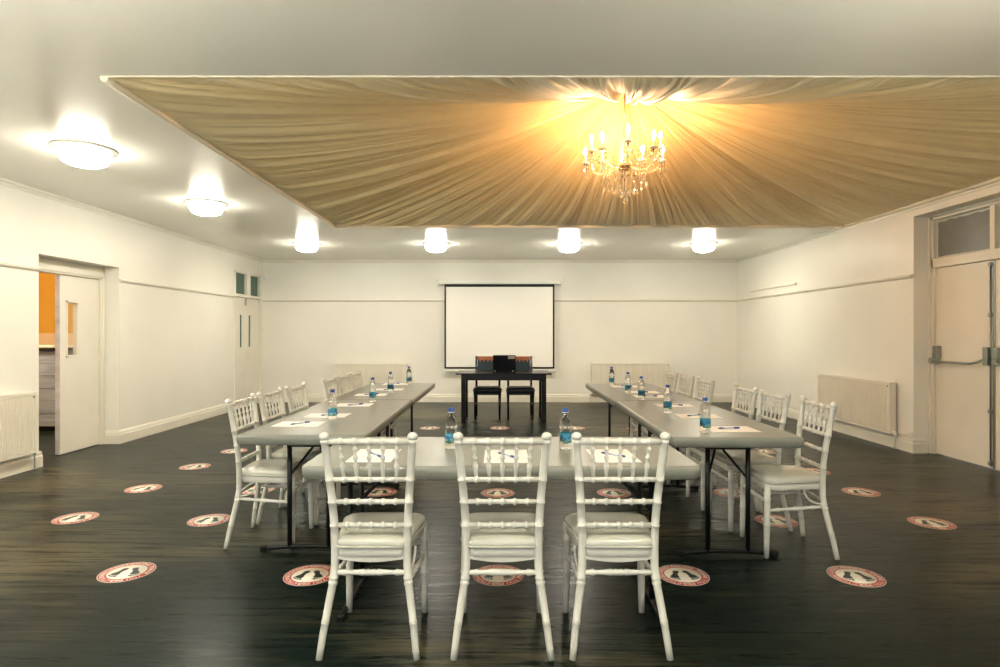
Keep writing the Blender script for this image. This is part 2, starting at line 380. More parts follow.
# ---- the room beyond
RX0, RY0, RY1 = -9.0, 4.2, 10.6
XO = XL-WT
bm = Bs((RX0, XO-0.001, RY0, RY1, -0.12, -0.002)); struct('floor_beyond', bm, 'floor', 'dark floor of the orange room past the doorway', 'floor')
struct('wall_beyond', Bs((RX0, XO, RY1, RY1+0.1, 1.345, 2.9), (RX0-0.1, RX0, RY0, RY1, 1.345, 2.9)), 'orange', 'orange upper wall of the room past the doorway', 'wall')
struct('wall_beyond_dado', Bs((RX0, XO, RY1-0.004, RY1+0.1, 0, 1.345), (RX0-0.1, RX0+0.004, RY0, RY1, 0, 1.345), (RX0, XO, RY0-0.1, RY0, 0, 2.9)), 'peach', 'peach lower wall of the room past the doorway', 'wall')
struct('ceiling_beyond', B(RX0-0.1, XO, RY0-0.1, RY1+0.1, 2.9, 3.0), 'ceil', 'ceiling of the orange room past the doorway', 'ceiling')
wl = thing('ceiling_globe', 'warm globe lamp on the ceiling of the orange room', 'lamp', (-6.6, 7.0, 2.9))
obj('rose', lathe([(0, 0), (0.08, 0), (0.07, -0.03), (0, -0.035)], 20), 'white', wl)
obj('globe', lathe([(0, -0.27), (0.07, -0.25), (0.115, -0.19), (0.125, -0.14), (0.10, -0.07), (0.05, -0.03), (0, -0.03)], 20), 'warmlamp', wl)
ct = thing('bar_counter', 'bar counter faced with weathered grey boards, seen through the doorway', 'counter', (-6.35, 7.9, 0))
PH = 0.172
for k in range(6):
    z = 0.07+k*PH
    for q, (a, b) in enumerate(((-1.2, -0.35), (-0.35, 0.62), (0.62, 1.2)) if k % 2 == 0 else ((-1.2, 0.0), (0.0, 1.2))):
        obj('plank', B(a+0.002, b-0.002, -0.012-0.004*((k*7+q) % 3), 0.02, z+0.003, z+PH-0.003, bev=0.003), 'greyplank', ct)
obj('carcass', B(-1.2, 1.2, 0.02, 0.55, 0.0, 1.10), 'dark', ct)
obj('counter_top', B(-1.24, 1.24, -0.05, 0.6, 1.10, 1.14, bev=0.006), 'blackwood', ct)
for k, (dx, w) in enumerate(((0.12, 0.2), (0.42, 0.16))):
    cl = thing('folded_cloth', ['pale folded cloth on the bar counter, further from the shut leaf', 'pale folded cloth on the bar counter, nearer the shut leaf'][k], 'cloth', (-6.35+dx, 8.0, 1.141), 0.2*k, 'cloths on the bar counter')
    for i in range(2): obj('fold', B(-w/2+0.01*i, w/2-0.006*i, -0.07, 0.07, i*0.016, i*0.016+0.015, bev=0.006, seg=2), 'cream_cloth', cl)

# ---- door_2: far white double doors with a two-pane light over
d2 = thing('door_2', 'white double doors with narrow glass slots, beside the far corner', 'door', (XL, (FD0+FD1)/2, 0), kind='structure')
yc2 = (FD0+FD1)/2; hw = (FD1-FD0)/2
tz0 = 1.985
obj('door_frame', Bs((-0.1, 0.012, -hw, -hw+0.05, 0, FDZ), (-0.1, 0.012, hw-0.05, hw, 0, FDZ), (-0.1, 0.012, -hw, hw, FDZ-0.04, FDZ), (-0.1, 0.03, -hw-0.02, hw+0.02, tz0, tz0+0.05),
    (-0.1, 0.012, 10.57-yc2, 10.72-yc2, tz0+0.05, FDZ-0.04), bev=0.003), 'trim', d2)
for a, b in ((10.13, 10.57), (10.72, 11.15)):
    obj('transom_pane', B(-0.05, -0.04, a-yc2-0.01, b-yc2+0.01, tz0+0.04, FDZ-0.03), 'tealglass', d2)
for s, (a, b, h0, h1) in enumerate(((FD0+0.052, yc2-0.002, 10.33, 10.42), (yc2+0.002, FD1-0.052, 10.69, 10.78))):
    bm = bmesh.new(); holes_wall(a-yc2, b-yc2, 0.006, tz0-0.002, [(h0-yc2, h1-yc2, 1.09, 1.67)], lambda p, q, c, d: bm_box(bm, -0.055, -0.012, p, q, c, d))
    lf = obj('door_leaf', bm, 'door', d2)
    obj('glass_slot', B(-0.038, -0.03, h0-yc2-0.005, h1-yc2+0.005, 1.085, 1.675), 'tealglass', lf)
    obj('pull_handle', T([(-0.012, (h1 if s == 0 else h0)-yc2+(0.05 if s == 0 else -0.05), z) for z in (1.0, 1.0)] [:1]+[(0.03, (h1 if s == 0 else h0)-yc2+(0.05 if s == 0 else -0.05), 1.0), (0.03, (h1 if s == 0 else h0)-yc2+(0.05 if s == 0 else -0.05), 0.84), (-0.012, (h1 if s == 0 else h0)-yc2+(0.05 if s == 0 else -0.05), 0.84)], 0.007, 8), 'white', lf)
obj('door_bolt', Bs((-0.012, 0.006, 10.52-yc2, 10.56-yc2, 1.86, 1.96), (0.0, 0.014, 10.53-yc2, 10.55-yc2, 1.84, 1.97), bev=0.002), 'greymetal', d2)
vb = thing('wall_sensor', 'small white bracketed sensor high in the far corner', 'sensor', (XL+0.001, 11.24, 2.30))
obj('back_plate', B(0, 0.012, -0.03, 0.03, 0, 0.16, bev=0.003), 'white', vb)
obj('arm', T([(0.01, 0, 0.11), (0.07, 0, 0.12)], 0.008, 8), 'white', vb)
obj('sensor_head', B(0.05, 0.11, -0.028, 0.028, 0.08, 0.17, bev=0.008), 'white', vb)

# ---- door_3: fire exit on the right, double leaf with push bars, glazed light over
XE = XR+0.235
d3 = thing('door_3', 'white double fire exit doors with grey push bars', 'door', (XE, (RD0+RD1)/2, 0), kind='structure')
yc3 = (RD0+RD1)/2; y0_, y1_ = RD0-yc3, RD1-yc3
DT = 2.055
obj('door_frame', Bs((-0.05, 0.1, y0_, y0_+0.045, 0, RDZ), (-0.05, 0.1, y1_-0.045, y1_, 0, RDZ), (-0.05, 0.1, y0_, y1_, RDZ-0.05, RDZ), (-0.05, 0.1, y0_, y1_, DT+0.004, DT+0.105), bev=0.004), 'trim', d3)
obj('rebate', Bs((-0.075, -0.05, y0_, y0_+0.02, 0, RDZ), (-0.075, -0.05, y1_-0.02, y1_, 0, RDZ), (-0.075, -0.05, y0_, y1_, RDZ-0.02, RDZ), bev=0.003), 'trim', d3)
obj('mullion', B(-0.045, 0.08, -0.03, 0.03, DT+0.1, RDZ-0.045, bev=0.004), 'trim', d3)
random.seed(3)
for s in (-1, 1):
    a, b = (y0_+0.04, -0.028) if s < 0 else (0.028, y1_-0.04)
    tp = obj('transom_pane', B(0.0, 0.006, a, b, DT+0.10, RDZ-0.045), 'dustglass', d3)
    # torn privacy film over the pane
    z0, z1 = DT+0.125, RDZ-0.075; ed = []
    for k in range(12): ed.append((a+0.03+(b-a-0.05)*k/12, z0+random.uniform(-0.008, 0.006)))
    for k in range(8): ed.append((b-0.018+random.uniform(-0.006, 0.004), z0+(z1-z0)*k/8))
    for k in range(14): ed.append((b-0.018-(b-a-0.06)*k/14, z1+random.uniform(-0.008, 0.008)))
    for k in range(9): ed.append((a+0.045+random.uniform(-0.016, 0.010), z1-(z1-z0)*k/9))
    bm = bmesh.new(); f = [bm.verts.new((-0.0015, y, z)) for y, z in ed]; g = [bm.verts.new((-0.0005, y, z)) for y, z in ed]
    bm.faces.new(f); bm.faces.new(g[::-1])
    for k in range(len(ed)): bm.faces.new((f[k], g[k], g[(k+1) % len(ed)], f[(k+1) % len(ed)]))
    fo = obj('privacy_film', bm, 'film', tp); fo['label'] = 'torn grey film stuck to the pane'
    a, b = (y0_+0.047, -0.004) if s < 0 else (0.004, y1_-0.047)
    lf = obj('door_leaf', B(-0.02, 0.03, a, b, 0.008, DT, bev=0.003), 'door', d3)
    hinge_y, lock_y = (a+0.05, b-0.05) if s < 0 else (b-0.05, a+0.05)
    bar = obj('push_bar', T([(-0.115, hinge_y-0.0*s, 1.03), (-0.115, lock_y+0.14*s, 1.03), (-0.10, lock_y+0.07*s, 1.045), (-0.045, lock_y, 1.085)], [0.013, 0.013, 0.013, 0.012], 12), 'greymetal', lf)
    obj('bar_housing', Bs((-0.075, -0.02, hinge_y-0.035, hinge_y+0.035, 1.06, 1.20), (-0.13, -0.02, hinge_y-0.022, hinge_y+0.022, 1.005, 1.07), bev=0.006), 'greymetal', lf)
    obj('bar_housing', Bs((-0.075, -0.02, lock_y-0.03, lock_y+0.03, 1.07, 1.20), (-0.085, -0.02, lock_y-0.04, lock_y+0.02, 1.02, 1.09), bev=0.006), 'greymetal', lf)
obj('vertical_bolt', T([(-0.034, 0.03, 0.03), (-0.034, 0.03, DT-0.02)], 0.008, 8), 'greymetal', d3)
obj('meeting_strip', B(-0.027, -0.018, -0.012, 0.014, 0.01, DT-0.003), 'greymetal', d3)
for z in (0.04, 0.55, 1.5, DT-0.06): obj('bolt_guide', B(-0.05, -0.018, 0.012, 0.048, z, z+0.035, bev=0.004), 'greymetal', d3)
struct('wall_beyond_exit', B(XE+0.13, XE+0.2, RD0-0.3, RD1+0.3, 0, 2.9), 'wall', 'outer wall behind the fire exit', 'wall')

# ================================================================== CANOPY
cp = thing('fabric_canopy', 'pleated cream fabric canopy gathered above the chandelier', 'canopy', ((CX0+CX1)/2, (CY0+CY1)/2, ZC))
hx, hy = (CX1-CX0)/2, (CY1-CY0)/2
APEX = 0.93
rnd = random.Random(11)
per = 4*(hx+hy); NS = 2600; NR = 26
def vnoise(count):
    v = [rnd.uniform(-1, 1) for _ in range(count)]
    def f(u):
        x = u*count; i = int(x) % count; t = x-int(x); t = t*t*(3-2*t)
        return v[i]*(1-t)+v[(i+1) % count]*t
    return f
n1, n2, n3, n4 = vnoise(620), vnoise(230), vnoise(70), vnoise(24)
def perim(u):
    s = u*per
    if s < 2*hx: return (-hx+s, -hy)
    s -= 2*hx
    if s < 2*hy: return (hx, -hy+s)
    s -= 2*hy
    if s < 2*hx: return (hx-s, hy)
    s -= 2*hx
    return (-hx, hy-s)
bm = bmesh.new(); grid = []
for i in range(NS):
    u = i/NS; px, py = perim(u); col = []
    pp = 1.32+0.22*n4(u)
    du = 0.0016*n3(u)
    for j in range(NR+1):
        t = (j/NR)**0.9; t = min(t, 0.985)
        # folds drift sideways between rim and gather, like hand-pinned cloth
        qx, qy = perim((u+du*math.sin(PI*t)*2+1) % 1.0)
        x, y = qx*(1-t), qy*(1-t)
        amp = (0.022+0.066*min(1, t*1.8))*(1-t*0.6)*min(1, t/0.05)
        z = APEX*t**pp + amp*(0.95*(0.45-1.6*abs(n1(u)))+0.75*n2(u)+0.5*n3(u)) + 0.05*n4(u)*math.sin(PI*t)
        if t < 0.02: z = 0.0
        col.append(bm.verts.new((x, y, z)))
    grid.append(col)
for i in range(NS):
    a, b = grid[i], grid[(i+1) % NS]
    for j in range(NR):
        f = bm.faces.new((a[j], b[j], b[j+1], a[j+1])); f.smooth = True
obj('pleated_fabric', bm, 'canvas', cp)
obj('gather_cap', lathe([(0, APEX-0.03), (0.12, APEX-0.03), (0.13, APEX+0.02), (0, APEX+0.05)], 24), 'canvas_edge', cp)
e = 0.03
for p, q, r in (((-hx, -hy+0.004, -0.002), (hx-0.002, -hy+0.004, -0.002), 0.006), ((-hx, hy-0.012, -0.010), (hx-0.03, hy-0.012, -0.010), 0.022),
             ((-hx+0.014, -hy, -0.010), (-hx+0.014, hy, -0.010), 0.024), ((hx-0.026, -hy, -0.008), (hx-0.026, hy, -0.008), 0.024)):
    n = 60; P, Q = Vector(p), Vector(q)
    obj('edging_strip', T([P.lerp(Q, k/n) for k in range(n+1)], [r*(0.94+0.06*math.sin(k*2.4)) for k in range(n+1)], 12), 'canvas_edge', cp)

# ================================================================== CEILING FITTINGS
cl0 = None
spots = [(-3.23, 4.51, 'round ceiling lamp above the floor beside the half-open doorway, nearest that doorway wall radiator'),
         (-3.23, 6.38, 'round ceiling lamp opposite the half-open doorway'),
         (-3.08, 9.25, 'round ceiling lamp of the back row, nearest the far double doors'),
         (-1.02, 9.25, 'round ceiling lamp of the back row, beside the near end of the screen, doorway side'),
         (1.10, 9.25, 'round ceiling lamp of the back row, above the screen edge on the fire exit side'),
         (3.25, 9.25, 'round ceiling lamp of the back row, closest to the fire exit wall')]
spots[0] = (-3.23, 4.51, 'round ceiling lamp before the doorway, beside the canopy corner')
spots[3] = (-1.02, 9.25, 'round ceiling lamp of the back row, on the doorway side of the screen')
spots += [(-3.23, 2.64, 'added unseen ceiling lamp of the doorway wall line, next to the canopy corner'), (-3.23, 0.77, 'added unseen ceiling lamp of the doorway wall line, nearest the added windows'),  # these four lamps are out of view, added for more light
          (-1.02, 0.9, 'added unseen ceiling lamp by the added windows, doorway side of the middle'), (1.10, 0.9, 'added unseen ceiling lamp by the added windows, fire exit side of the middle')]
for k, (x, y, lab) in enumerate(spots):
    if cl0 is None:
        cl0 = thing('ceiling_lamp', lab, 'ceiling lamp', (x, y, ZC), 0, 'round ceiling lamps')
        obj('base_ring', lathe([(0, 0), (0.222, 0), (0.224, -0.004), (0.220, -0.009), (0.0, -0.011)], 40), 'white', cl0)
        obj('collar', lathe([(0.170, -0.010), (0.174, -0.014), (0.174, -0.060), (0.170, -0.066), (0.150, -0.066)], 40), 'lens_side', cl0)
        obj('diffuser', lathe([(0.164, -0.064), (0.162, -0.078), (0.148, -0.103), (0.108, -0.124), (0.055, -0.134), (0, -0.136)], 40), 'lens', cl0)
    else: dup(cl0, (x, y, ZC), 0, lab)

up0 = None  # uplighters added out of view to throw light on the ceiling
for x, lab in ((-1.9, 'added unseen uplighter on the doorway side, near the added windows'), (1.9, 'added unseen uplighter on the fire exit side, near the added windows')):
    if up0 is None:
        up0 = thing('added_uplighter', lab, 'added fill lamp', (x, 1.15, 0), 0, 'added uplighters')
        obj('base', lathe([(0, 0), (0.15, 0), (0.15, 0.015), (0.03, 0.03), (0, 0.03)], 28), 'white', up0)
        obj('pole', T([(0, 0, 0.02), (0, 0, 1.66)], 0.013, 12), 'white', up0)
        obj('bowl', lathe([(0.0, 1.65), (0.05, 1.655), (0.12, 1.70), (0.155, 1.76), (0.150, 1.762), (0.115, 1.708), (0.05, 1.668), (0, 1.665)], 32), 'white', up0)
        obj('glowing_disc', lathe([(0, 1.722), (0.118, 1.722), (0.118, 1.728), (0, 1.728)], 28), 'added_uplight', up0)
    else: dup(up0, (x, 1.15, 0), 0, lab)

# ================================================================== CHANDELIER
ch = thing('chandelier', 'crystal chandelier with candle bulbs hanging from the canopy', 'chandelier', (1.18, 5.485, 2.56))
zb = 0.36                                           # bowl height above the lowest crystal
obj('stem', turned((0, 0, zb), (0, 0, 1.12), [(0, 0.02), (0.06, 0.032), (0.10, 0.018), (0.2, 0.036), (0.28, 0.016), (0.45, 0.028), (0.5, 0.012), (0.52, 0.004), (1, 0.004)], 12), 'crystal', ch)
obj('chain', T([(0, 0, 0.78), (0, 0, 1.13)], 0.006, 8), 'brass', ch)
obj('bowl', lathe([(0, zb-0.05), (0.03, zb-0.045), (0.062, zb-0.02), (0.075, zb+0.0), (0.07, zb+0.012), (0.03, zb+0.02), (0, zb+0.022)], 20), 'brass', ch)
def bead(bm, c, r, h=None):
    h = h or r; c = Vector(c)
    top = bm.verts.new(c+Vector((0, 0, h))); bot = bm.verts.new(c-Vector((0, 0, h)))
    q = [bm.verts.new(c+Vector((r*math.cos(a), r*math.sin(a), 0))) for a in (0, PI/3, 2*PI/3, PI, 4*PI/3, 5*PI/3)]
    for i in range(6): bm.faces.new((top, q[i], q[(i+1) % 6])); bm.faces.new((bot, q[(i+1) % 6], q[i]))
def strand(bm, x, y, z, n, step=0.02, r=0.008, drop=0.03):
    for i in range(n): bead(bm, (x, y, z-i*step), r, r*1.1)
    zz = z-n*step-drop*0.8
    bead(bm, (x, y, zz), r*1.5, drop)
    return bm
NA = 10
for k in range(NA):
    a = 2*PI*(k+0.3)/NA; R = 0.385 if k % 2 == 0 else 0.33; up = 0.0 if k % 2 == 0 else 0.055
    c, s = math.cos(a), math.sin(a)
    zc = zb+0.055+up
    path = []
    for i in range(13):
        t = i/12; r = 0.05+(R-0.05)*t
        z = zb+0.0+0.05*math.sin(t*PI*1.0)*-1.3+(zc-zb)*t**2.2
        path.append((r*c, r*s, z))
    arm = obj('arm', T(path, [0.010]*13, 8), 'crystal', ch)
    obj('drip_pan', lathe([(0, 0), (0.012, 0), (0.040, 0.010), (0.044, 0.018), (0.036, 0.014), (0.012, 0.008), (0, 0.008)], 14, c=(R*c, R*s, zc)), 'candle', arm)
    obj('candle', T([(R*c, R*s, zc+0.005), (R*c, R*s, zc+0.105)], 0.0105, 10), 'candle', arm)
    obj('bulb', lathe([(0.008, 0), (0.014, 0.012), (0.016, 0.024), (0.011, 0.042), (0.004, 0.058), (0, 0.062)], 10, c=(R*c, R*s, zc+0.104)), 'bulb', arm)
    for dr in (-0.034, 0.034):
        bm = bmesh.new(); strand(bm, R*c-dr*s, R*s+dr*c, zc-0.005, rnd.randint(2, 3))
        obj('crystal_strand', bm, 'crystal', arm)
    bm = bmesh.new(); strand(bm, R*0.97*c, R*0.97*s, zc-0.015, rnd.randint(4, 6), drop=0.038); obj('crystal_strand', bm, 'crystal', arm)
    # swag of beads to the next arm
    bm = bmesh.new(); a2 = 2*PI*(k+1.3)/NA; R2 = 0.33 if k % 2 == 0 else 0.385; z2 = zb+0.055+(0.055 if k % 2 == 0 else 0)
    for i in range(1, 10):
        t = i/10; p = Vector((R*c, R*s, zc)).lerp(Vector((R2*math.cos(a2), R2*math.sin(a2), z2)), t); bead(bm, (p.x, p.y, p.z-0.09*math.sin(PI*t)), 0.0075)
    obj('bead_swag', bm, 'crystal', ch)
    bm = bmesh.new()
    for i in range(1, 12):
        t = i/12; p = Vector((R*c, R*s, zc)).lerp(Vector((0, 0, zb+0.33)), t); bead(bm, (p.x, p.y, p.z-0.10*math.sin(PI*t)), 0.0075)
    obj('bead_swag', bm, 'crystal', ch)
for ring, (n, r, z, ln) in enumerate(((14, 0.20, zb-0.06, 5), (10, 0.12, zb-0.07, 7), (6, 0.055, zb-0.05, 10))):
    obj('crystal_hoop', T([(r*math.cos(2*PI*i/24), r*math.sin(2*PI*i/24), z+0.012) for i in range(25)], 0.003, 6), 'brass', ch)
    for k in range(n):
        a = 2*PI*k/n+ring; bm = bmesh.new(); strand(bm, r*math.cos(a), r*math.sin(a), z, ln+rnd.randint(-1, 1), drop=0.034); obj('crystal_strand', bm, 'crystal', ch)
bm = bmesh.new(); strand(bm, 0, 0, zb-0.06, 12, drop=0.04, r=0.010); obj('crystal_strand', bm, 'crystal', ch)

# ================================================================== CHAIRS
def lerp_path(keys, zs):
    out = []
    for z in zs:
        for (a, b) in zip(keys, keys[1:]):
            if a[0] <= z <= b[0]:
                t = (z-a[0])/(b[0]-a[0]); t2 = t
                out.append(tuple(a[i]+(b[i]-a[i])*t2 for i in (1, 2))+(z,)); break
    return out
POST = [(0.0, 0.200, -0.212), (0.10, 0.1875, -0.196), (0.20, 0.173, -0.176), (0.30, 0.157, -0.157), (0.36, 0.152, -0.151), (0.44, 0.1515, -0.150), (0.54, 0.154, -0.153), (0.65, 0.161, -0.163), (0.80, 0.1735, -0.185), (0.91, 0.1825, -0.203)]
def post_at(z):
    x, y, _ = lerp_path(POST, [z])[0]; return x, y
RZ = [0.531, 0.632, 0.728, 0.890]
CHAIR_GROUP = 'white spindle-back chairs'
def make_chair(label):
    t = thing('spindle_back_chair', label, 'chair', group=CHAIR_GROUP)
    zs, rs = [], []
    def ring(z, r0, r1, h=0.006): zs.extend((z-h, z-h*0.6, z+h*0.6, z+h)); rs.extend((r0, r1, r1, r0))
    zs += [0.0, 0.05, 0.10]; rs += [0.0140, 0.0146, 0.0152]
    ring(0.138, 0.0155, 0.0168, 0.003); ring(0.147, 0.0155, 0.0168, 0.003)
    zs += [0.20, 0.26]; rs += [0.0162, 0.0168]
    ring(0.292, 0.0168, 0.0195, 0.008); ring(0.312, 0.017, 0.0195, 0.007)
    zs += [0.36, 0.40, 0.44, 0.49]; rs += [0.0172]*4
    for z in RZ[:3]: ring(z, 0.017, 0.0195, 0.006); zs.append(z+0.04); rs.append(0.0168)
    zs += [0.80, 0.85]; rs += [0.0165, 0.0165]
    ring(RZ[3], 0.0165, 0.0185, 0.006)
    zs.append(0.902); rs.append(0.0145)
    for sx in (-1, 1):
        path = [(x*sx, y, z) for x, y, z in lerp_path(POST, zs)]
        lg = obj('rear_leg', T(path, rs, 12), 'chair', t)
        x, y = post_at(0.905)
        obj('finial', lathe([(0, -0.008), (0.014, -0.006), (0.0215, 0.004), (0.0215, 0.012), (0.016, 0.021), (0.006, 0.026), (0, 0.0265)], 12, c=(x*sx, y, 0.903)), 'chair', lg)
        fp = [(0, 0.0145), (0.25, 0.0165), (0.44, 0.018), (0.45, 0.0205), (0.47, 0.0205), (0.48, 0.018), (0.80, 0.0185), (0.81, 0.021), (0.84, 0.021), (0.85, 0.0185), (1, 0.0185)]
        obj('front_leg', turned((0.182*sx, 0.196, 0), (0.176*sx, 0.188, 0.425), fp, 12), 'chair', t)
        x, y = post_at(0.300)
        sp = [(0, 0.008), (0.1, 0.009), (0.2, 0.0125), (0.22, 0.009), (0.45, 0.011), (0.48, 0.0135), (0.52, 0.0135), (0.55, 0.011), (0.78, 0.009), (0.8, 0.0125), (0.9, 0.009), (1, 0.008)]
        obj('side_stretcher', turned((x*sx, y+0.01, 0.298), (0.179*sx, 0.185, 0.280), sp), 'chair', t)
        x, y = post_at(0.315)
        arc = [(x*sx+(0.168-x)*sx*math.sin(q), y+0.012+0.11*math.sin(q), 0.315+0.085*(1-math.cos(q))) for q in [PI/2*i/6 for i in range(7)]]
        obj('brace', T(arc, 0.0055, 8), 'chair', t)
    spx = [-0.094, -0.047, 0, 0.047, 0.094]
    def rail(name, z, r=0.0105, rr=0.0145):
        x, y = post_at(z); w = x; pr = [(0, r)]
        for q in spx:
            m_ = 0.5+q/0.094*0.325
            pr += [(m_-0.022, r), (m_-0.018, rr), (m_+0.018, rr), (m_+0.022, r)]
        pr.append((1, r))
        return obj(name, turned((-w, y, z), (w, y, z), pr, 10), 'chair', t)
    for z in RZ[:3]: rail('back_rail', z)
    rail('top_rail', RZ[3], 0.0125, 0.0155)
    for q in spx:
        k0, k1 = [0.65*post_at(z)[0]/0.094 for z in RZ[2:]]
        sp = [(0, 0.0065), (0.16, 0.0075), (0.28, 0.0095), (0.32, 0.0115), (0.38, 0.0115), (0.42, 0.008), (0.52, 0.0065), (0.55, 0.0105), (0.60, 0.0105), (0.63, 0.0065), (0.75, 0.007), (0.78, 0.0105), (0.83, 0.0105), (0.86, 0.006), (1, 0.0055)]
        obj('spindle', turned((q*k0, post_at(RZ[2])[1], RZ[2]), (q*k1, post_at(RZ[3])[1], RZ[3]), sp, 8), 'chair', t)
    x, y = post_at(0.333)
    bs = [(0, 0.008), (0.12, 0.012), (0.15, 0.0145), (0.19, 0.009), (0.32, 0.0115), (0.40, 0.0145), (0.43, 0.011), (0.46, 0.0145), (0.5, 0.012), (0.54, 0.0145), (0.57, 0.011), (0.60, 0.0145), (0.68, 0.0115), (0.81, 0.009), (0.85, 0.0145), (0.88, 0.012), (1, 0.008)]
    obj('rear_stretcher', turned((-x, y, 0.333), (x, y, 0.333), bs), 'chair', t)
    obj('front_stretcher', turned((-0.177, 0.19, 0.335), (0.177, 0.19, 0.335), bs), 'chair', t)
    out = round_poly([(-0.140, -0.168), (0.140, -0.168), (0.203, 0.205), (-0.203, 0.205)], [0.03, 0.03, 0.07, 0.07])
    bm = layers(out, [(0.955, 0.398), (0.98, 0.402), (0.985, 0.43), (0.97, 0.437)], c=(0, 0.03))
    obj('seat_frame', bm, 'chair', t)
    bm = bmesh.new(); w0 = 0.142     # bowed apron under the back of the seat
    for sgn, yy in ((-1, -0.158), (1, -0.140)):
        pass
    fr = [bm.verts.new((w0*(2*i/10-1), -0.160, 0.402)) for i in range(11)]; fl_ = [bm.verts.new((w0*(2*i/10-1), -0.160, 0.392-0.014*math.sin(PI*i/10))) for i in range(11)]
    gr = [bm.verts.new((w0*(2*i/10-1), -0.142, 0.402)) for i in range(11)]; gl = [bm.verts.new((w0*(2*i/10-1), -0.142, 0.392-0.014*math.sin(PI*i/10))) for i in range(11)]
    for i in range(10):
        for a, b in ((fr, fl_), (fl_, gl), (gl, gr), (gr, fr)): bm.faces.new((a[i], b[i], b[i+1], a[i+1]))
    bm.faces.new((fr[0], fl_[0], gl[0], gr[0])); bm.faces.new((fr[10], gr[10], gl[10], fl_[10]))
    obj('seat_apron', bm, 'chair', t)
    cu = obj('cushion', layers(out, [(0.97, 0.437), (1.0, 0.441), (1.018, 0.450), (1.02, 0.458), (1.005, 0.468), (0.95, 0.477), (0.82, 0.484), (0.55, 0.489), (0.25, 0.491), (0.02, 0.4915)], c=(0, 0.03)), 'vinyl', t)
    pts = [(0.0+(x)*1.022, 0.03+(y-0.03)*1.022, 0.445) for x, y in out]; pts.append(pts[0])
    obj('piping', T(pts, 0.0042, 6), 'vinyl', cu)
    return t
ORD = ['first', 'second', 'third', 'fourth', 'fifth', 'sixth']
chairs = []
front = [(-0.541, 'white spindle-back chair at the cross table, on the half-open doorway side'),
         (0.010, 'white spindle-back chair at the cross table, middle one of its three'),
         (0.497, 'white spindle-back chair at the cross table, on the fire exit side')]
proto = None
for x, lab in front:
    if proto is None: proto = make_chair(lab); proto.location = (x, 2.587, 0)
    else: dup(proto, (x, 2.587, 0), 0, lab)
for i, (x, y) in enumerate([(-1.49, 3.80), (-1.475, 4.24), (-1.445, 4.68), (-1.385, 5.40), (-1.375, 5.83), (-1.365, 6.28)]):
    dup(proto, (x, y, 0), -PI/2+random.uniform(-0.02, 0.02), 'white spindle-back chair, %s from the cross table, row on the half-open doorway side' % ORD[i])
for i, (x, y) in enumerate([(1.785, 3.63), (1.745, 4.11), (1.73, 4.56), (1.675, 5.29), (1.68, 5.83), (1.655, 6.28)]):
    dup(proto, (x, y, 0), PI/2+random.uniform(-0.02, 0.02)+(0.03 if i == 1 else 0), 'white spindle-back chair, %s from the cross table, row on the fire exit side' % ORD[i])

# ================================================================== FOLDING TABLES
TW, TL, TZ = 0.76, 1.815, 0.74
def make_table(label, rad=0.055, thick=0.062):
    t = thing('folding_table', label, 'table', group='grey folding tables')
    out = round_poly([(-TW/2, -TL/2), (TW/2, -TL/2), (TW/2, TL/2), (-TW/2, TL/2)], rad, 8)
    def ins(d): return [(x-math.copysign(d, x), y-math.copysign(d, y)) for x, y in out]
    bm = bmesh.new(); rings = []
    for d, z in ((0.030, TZ-0.045), (0.022, TZ-0.062), (0.010, TZ-0.062), (0.004, TZ-0.056), (0.0, TZ-0.03), (0.001, TZ-0.012), (0.005, TZ-0.004), (0.013, TZ)):
        rings.append([bm.verts.new((x, y, z)) for x, y in ins(d)])
    n = len(out)
    for a, b in zip(rings, rings[1:]):
        for k in range(n): f = bm.faces.new((a[k], a[(k+1) % n], b[(k+1) % n], b[k])); f.smooth = True
    bm.faces.new(rings[0][::-1]); bm.faces.new(rings[-1])
    obj('tabletop', bm, 'tabletop', t)
    for s in (-1, 1):
        ye = s*(TL/2-0.165)
        lf = obj('leg_frame', Bs((-0.30, 0.30, ye-0.014, ye+0.014, TZ-0.075, TZ-0.045), (-0.135, 0.135, ye-0.008, ye+0.008, TZ-0.10, TZ-0.08)), 'black', t)
        for x in (-0.12, 0.12):
            obj('leg', T([(x, ye, 0.03), (x, ye, TZ-0.05)], 0.0145, 12), 'black', lf)
            obj('folding_brace', T([(x, ye, 0.46), (x*0.9, ye-s*0.02, 0.48), (x*0.25, ye-s*0.14, 0.60), (0.0, ye-s*0.28, TZ-0.05)], [0.006, 0.008, 0.008, 0.008], 8), 'black', lf)
        ft = [(-0.28+0.56*i/12, ye, 0.014+0.016*math.sin(PI*i/12)) for i in range(13)]
        foot = obj('foot_bar', T(ft, 0.013, 10), 'black', lf)
        for x in (-0.28, 0.28): obj('foot_cap', B(x-0.018, x+0.018, ye-0.017, ye+0.017, 0.0, 0.032, bev=0.005), 'dark', foot)
    obj('side_rail', B(-0.31, -0.28, -TL/2+0.1, TL/2-0.1, TZ-0.075, TZ-0.046), 'black', t)
    obj('side_rail', B(0.28, 0.31, -TL/2+0.1, TL/2-0.1, TZ-0.075, TZ-0.046), 'black', t)
    return t
tb = make_table('grey plastic folding cross table closing the U, with three chairs')
tb.location = (0.005, 2.972, 0); tb.rotation_euler = (0, 0, PI/2)
tb = make_table('x', 0.018); tb['label'] = 'grey folding table joining the cross table, row on the half-open doorway side'; tb.location = (-1.172, 3.398+TL/2, 0)
dup(tb, (-1.165, 3.398+TL*1.5+0.008, 0), 0, 'grey folding table nearest the screen, row on the half-open doorway side')
dup(tb, (1.385, 3.375+TL/2-0.055, 0), -0.022, 'grey folding table joining the cross table, row on the fire exit side')
dup(tb, (1.40, 3.375+TL*1.5-0.045, 0), -0.004, 'grey folding table nearest the screen, row on the fire exit side')

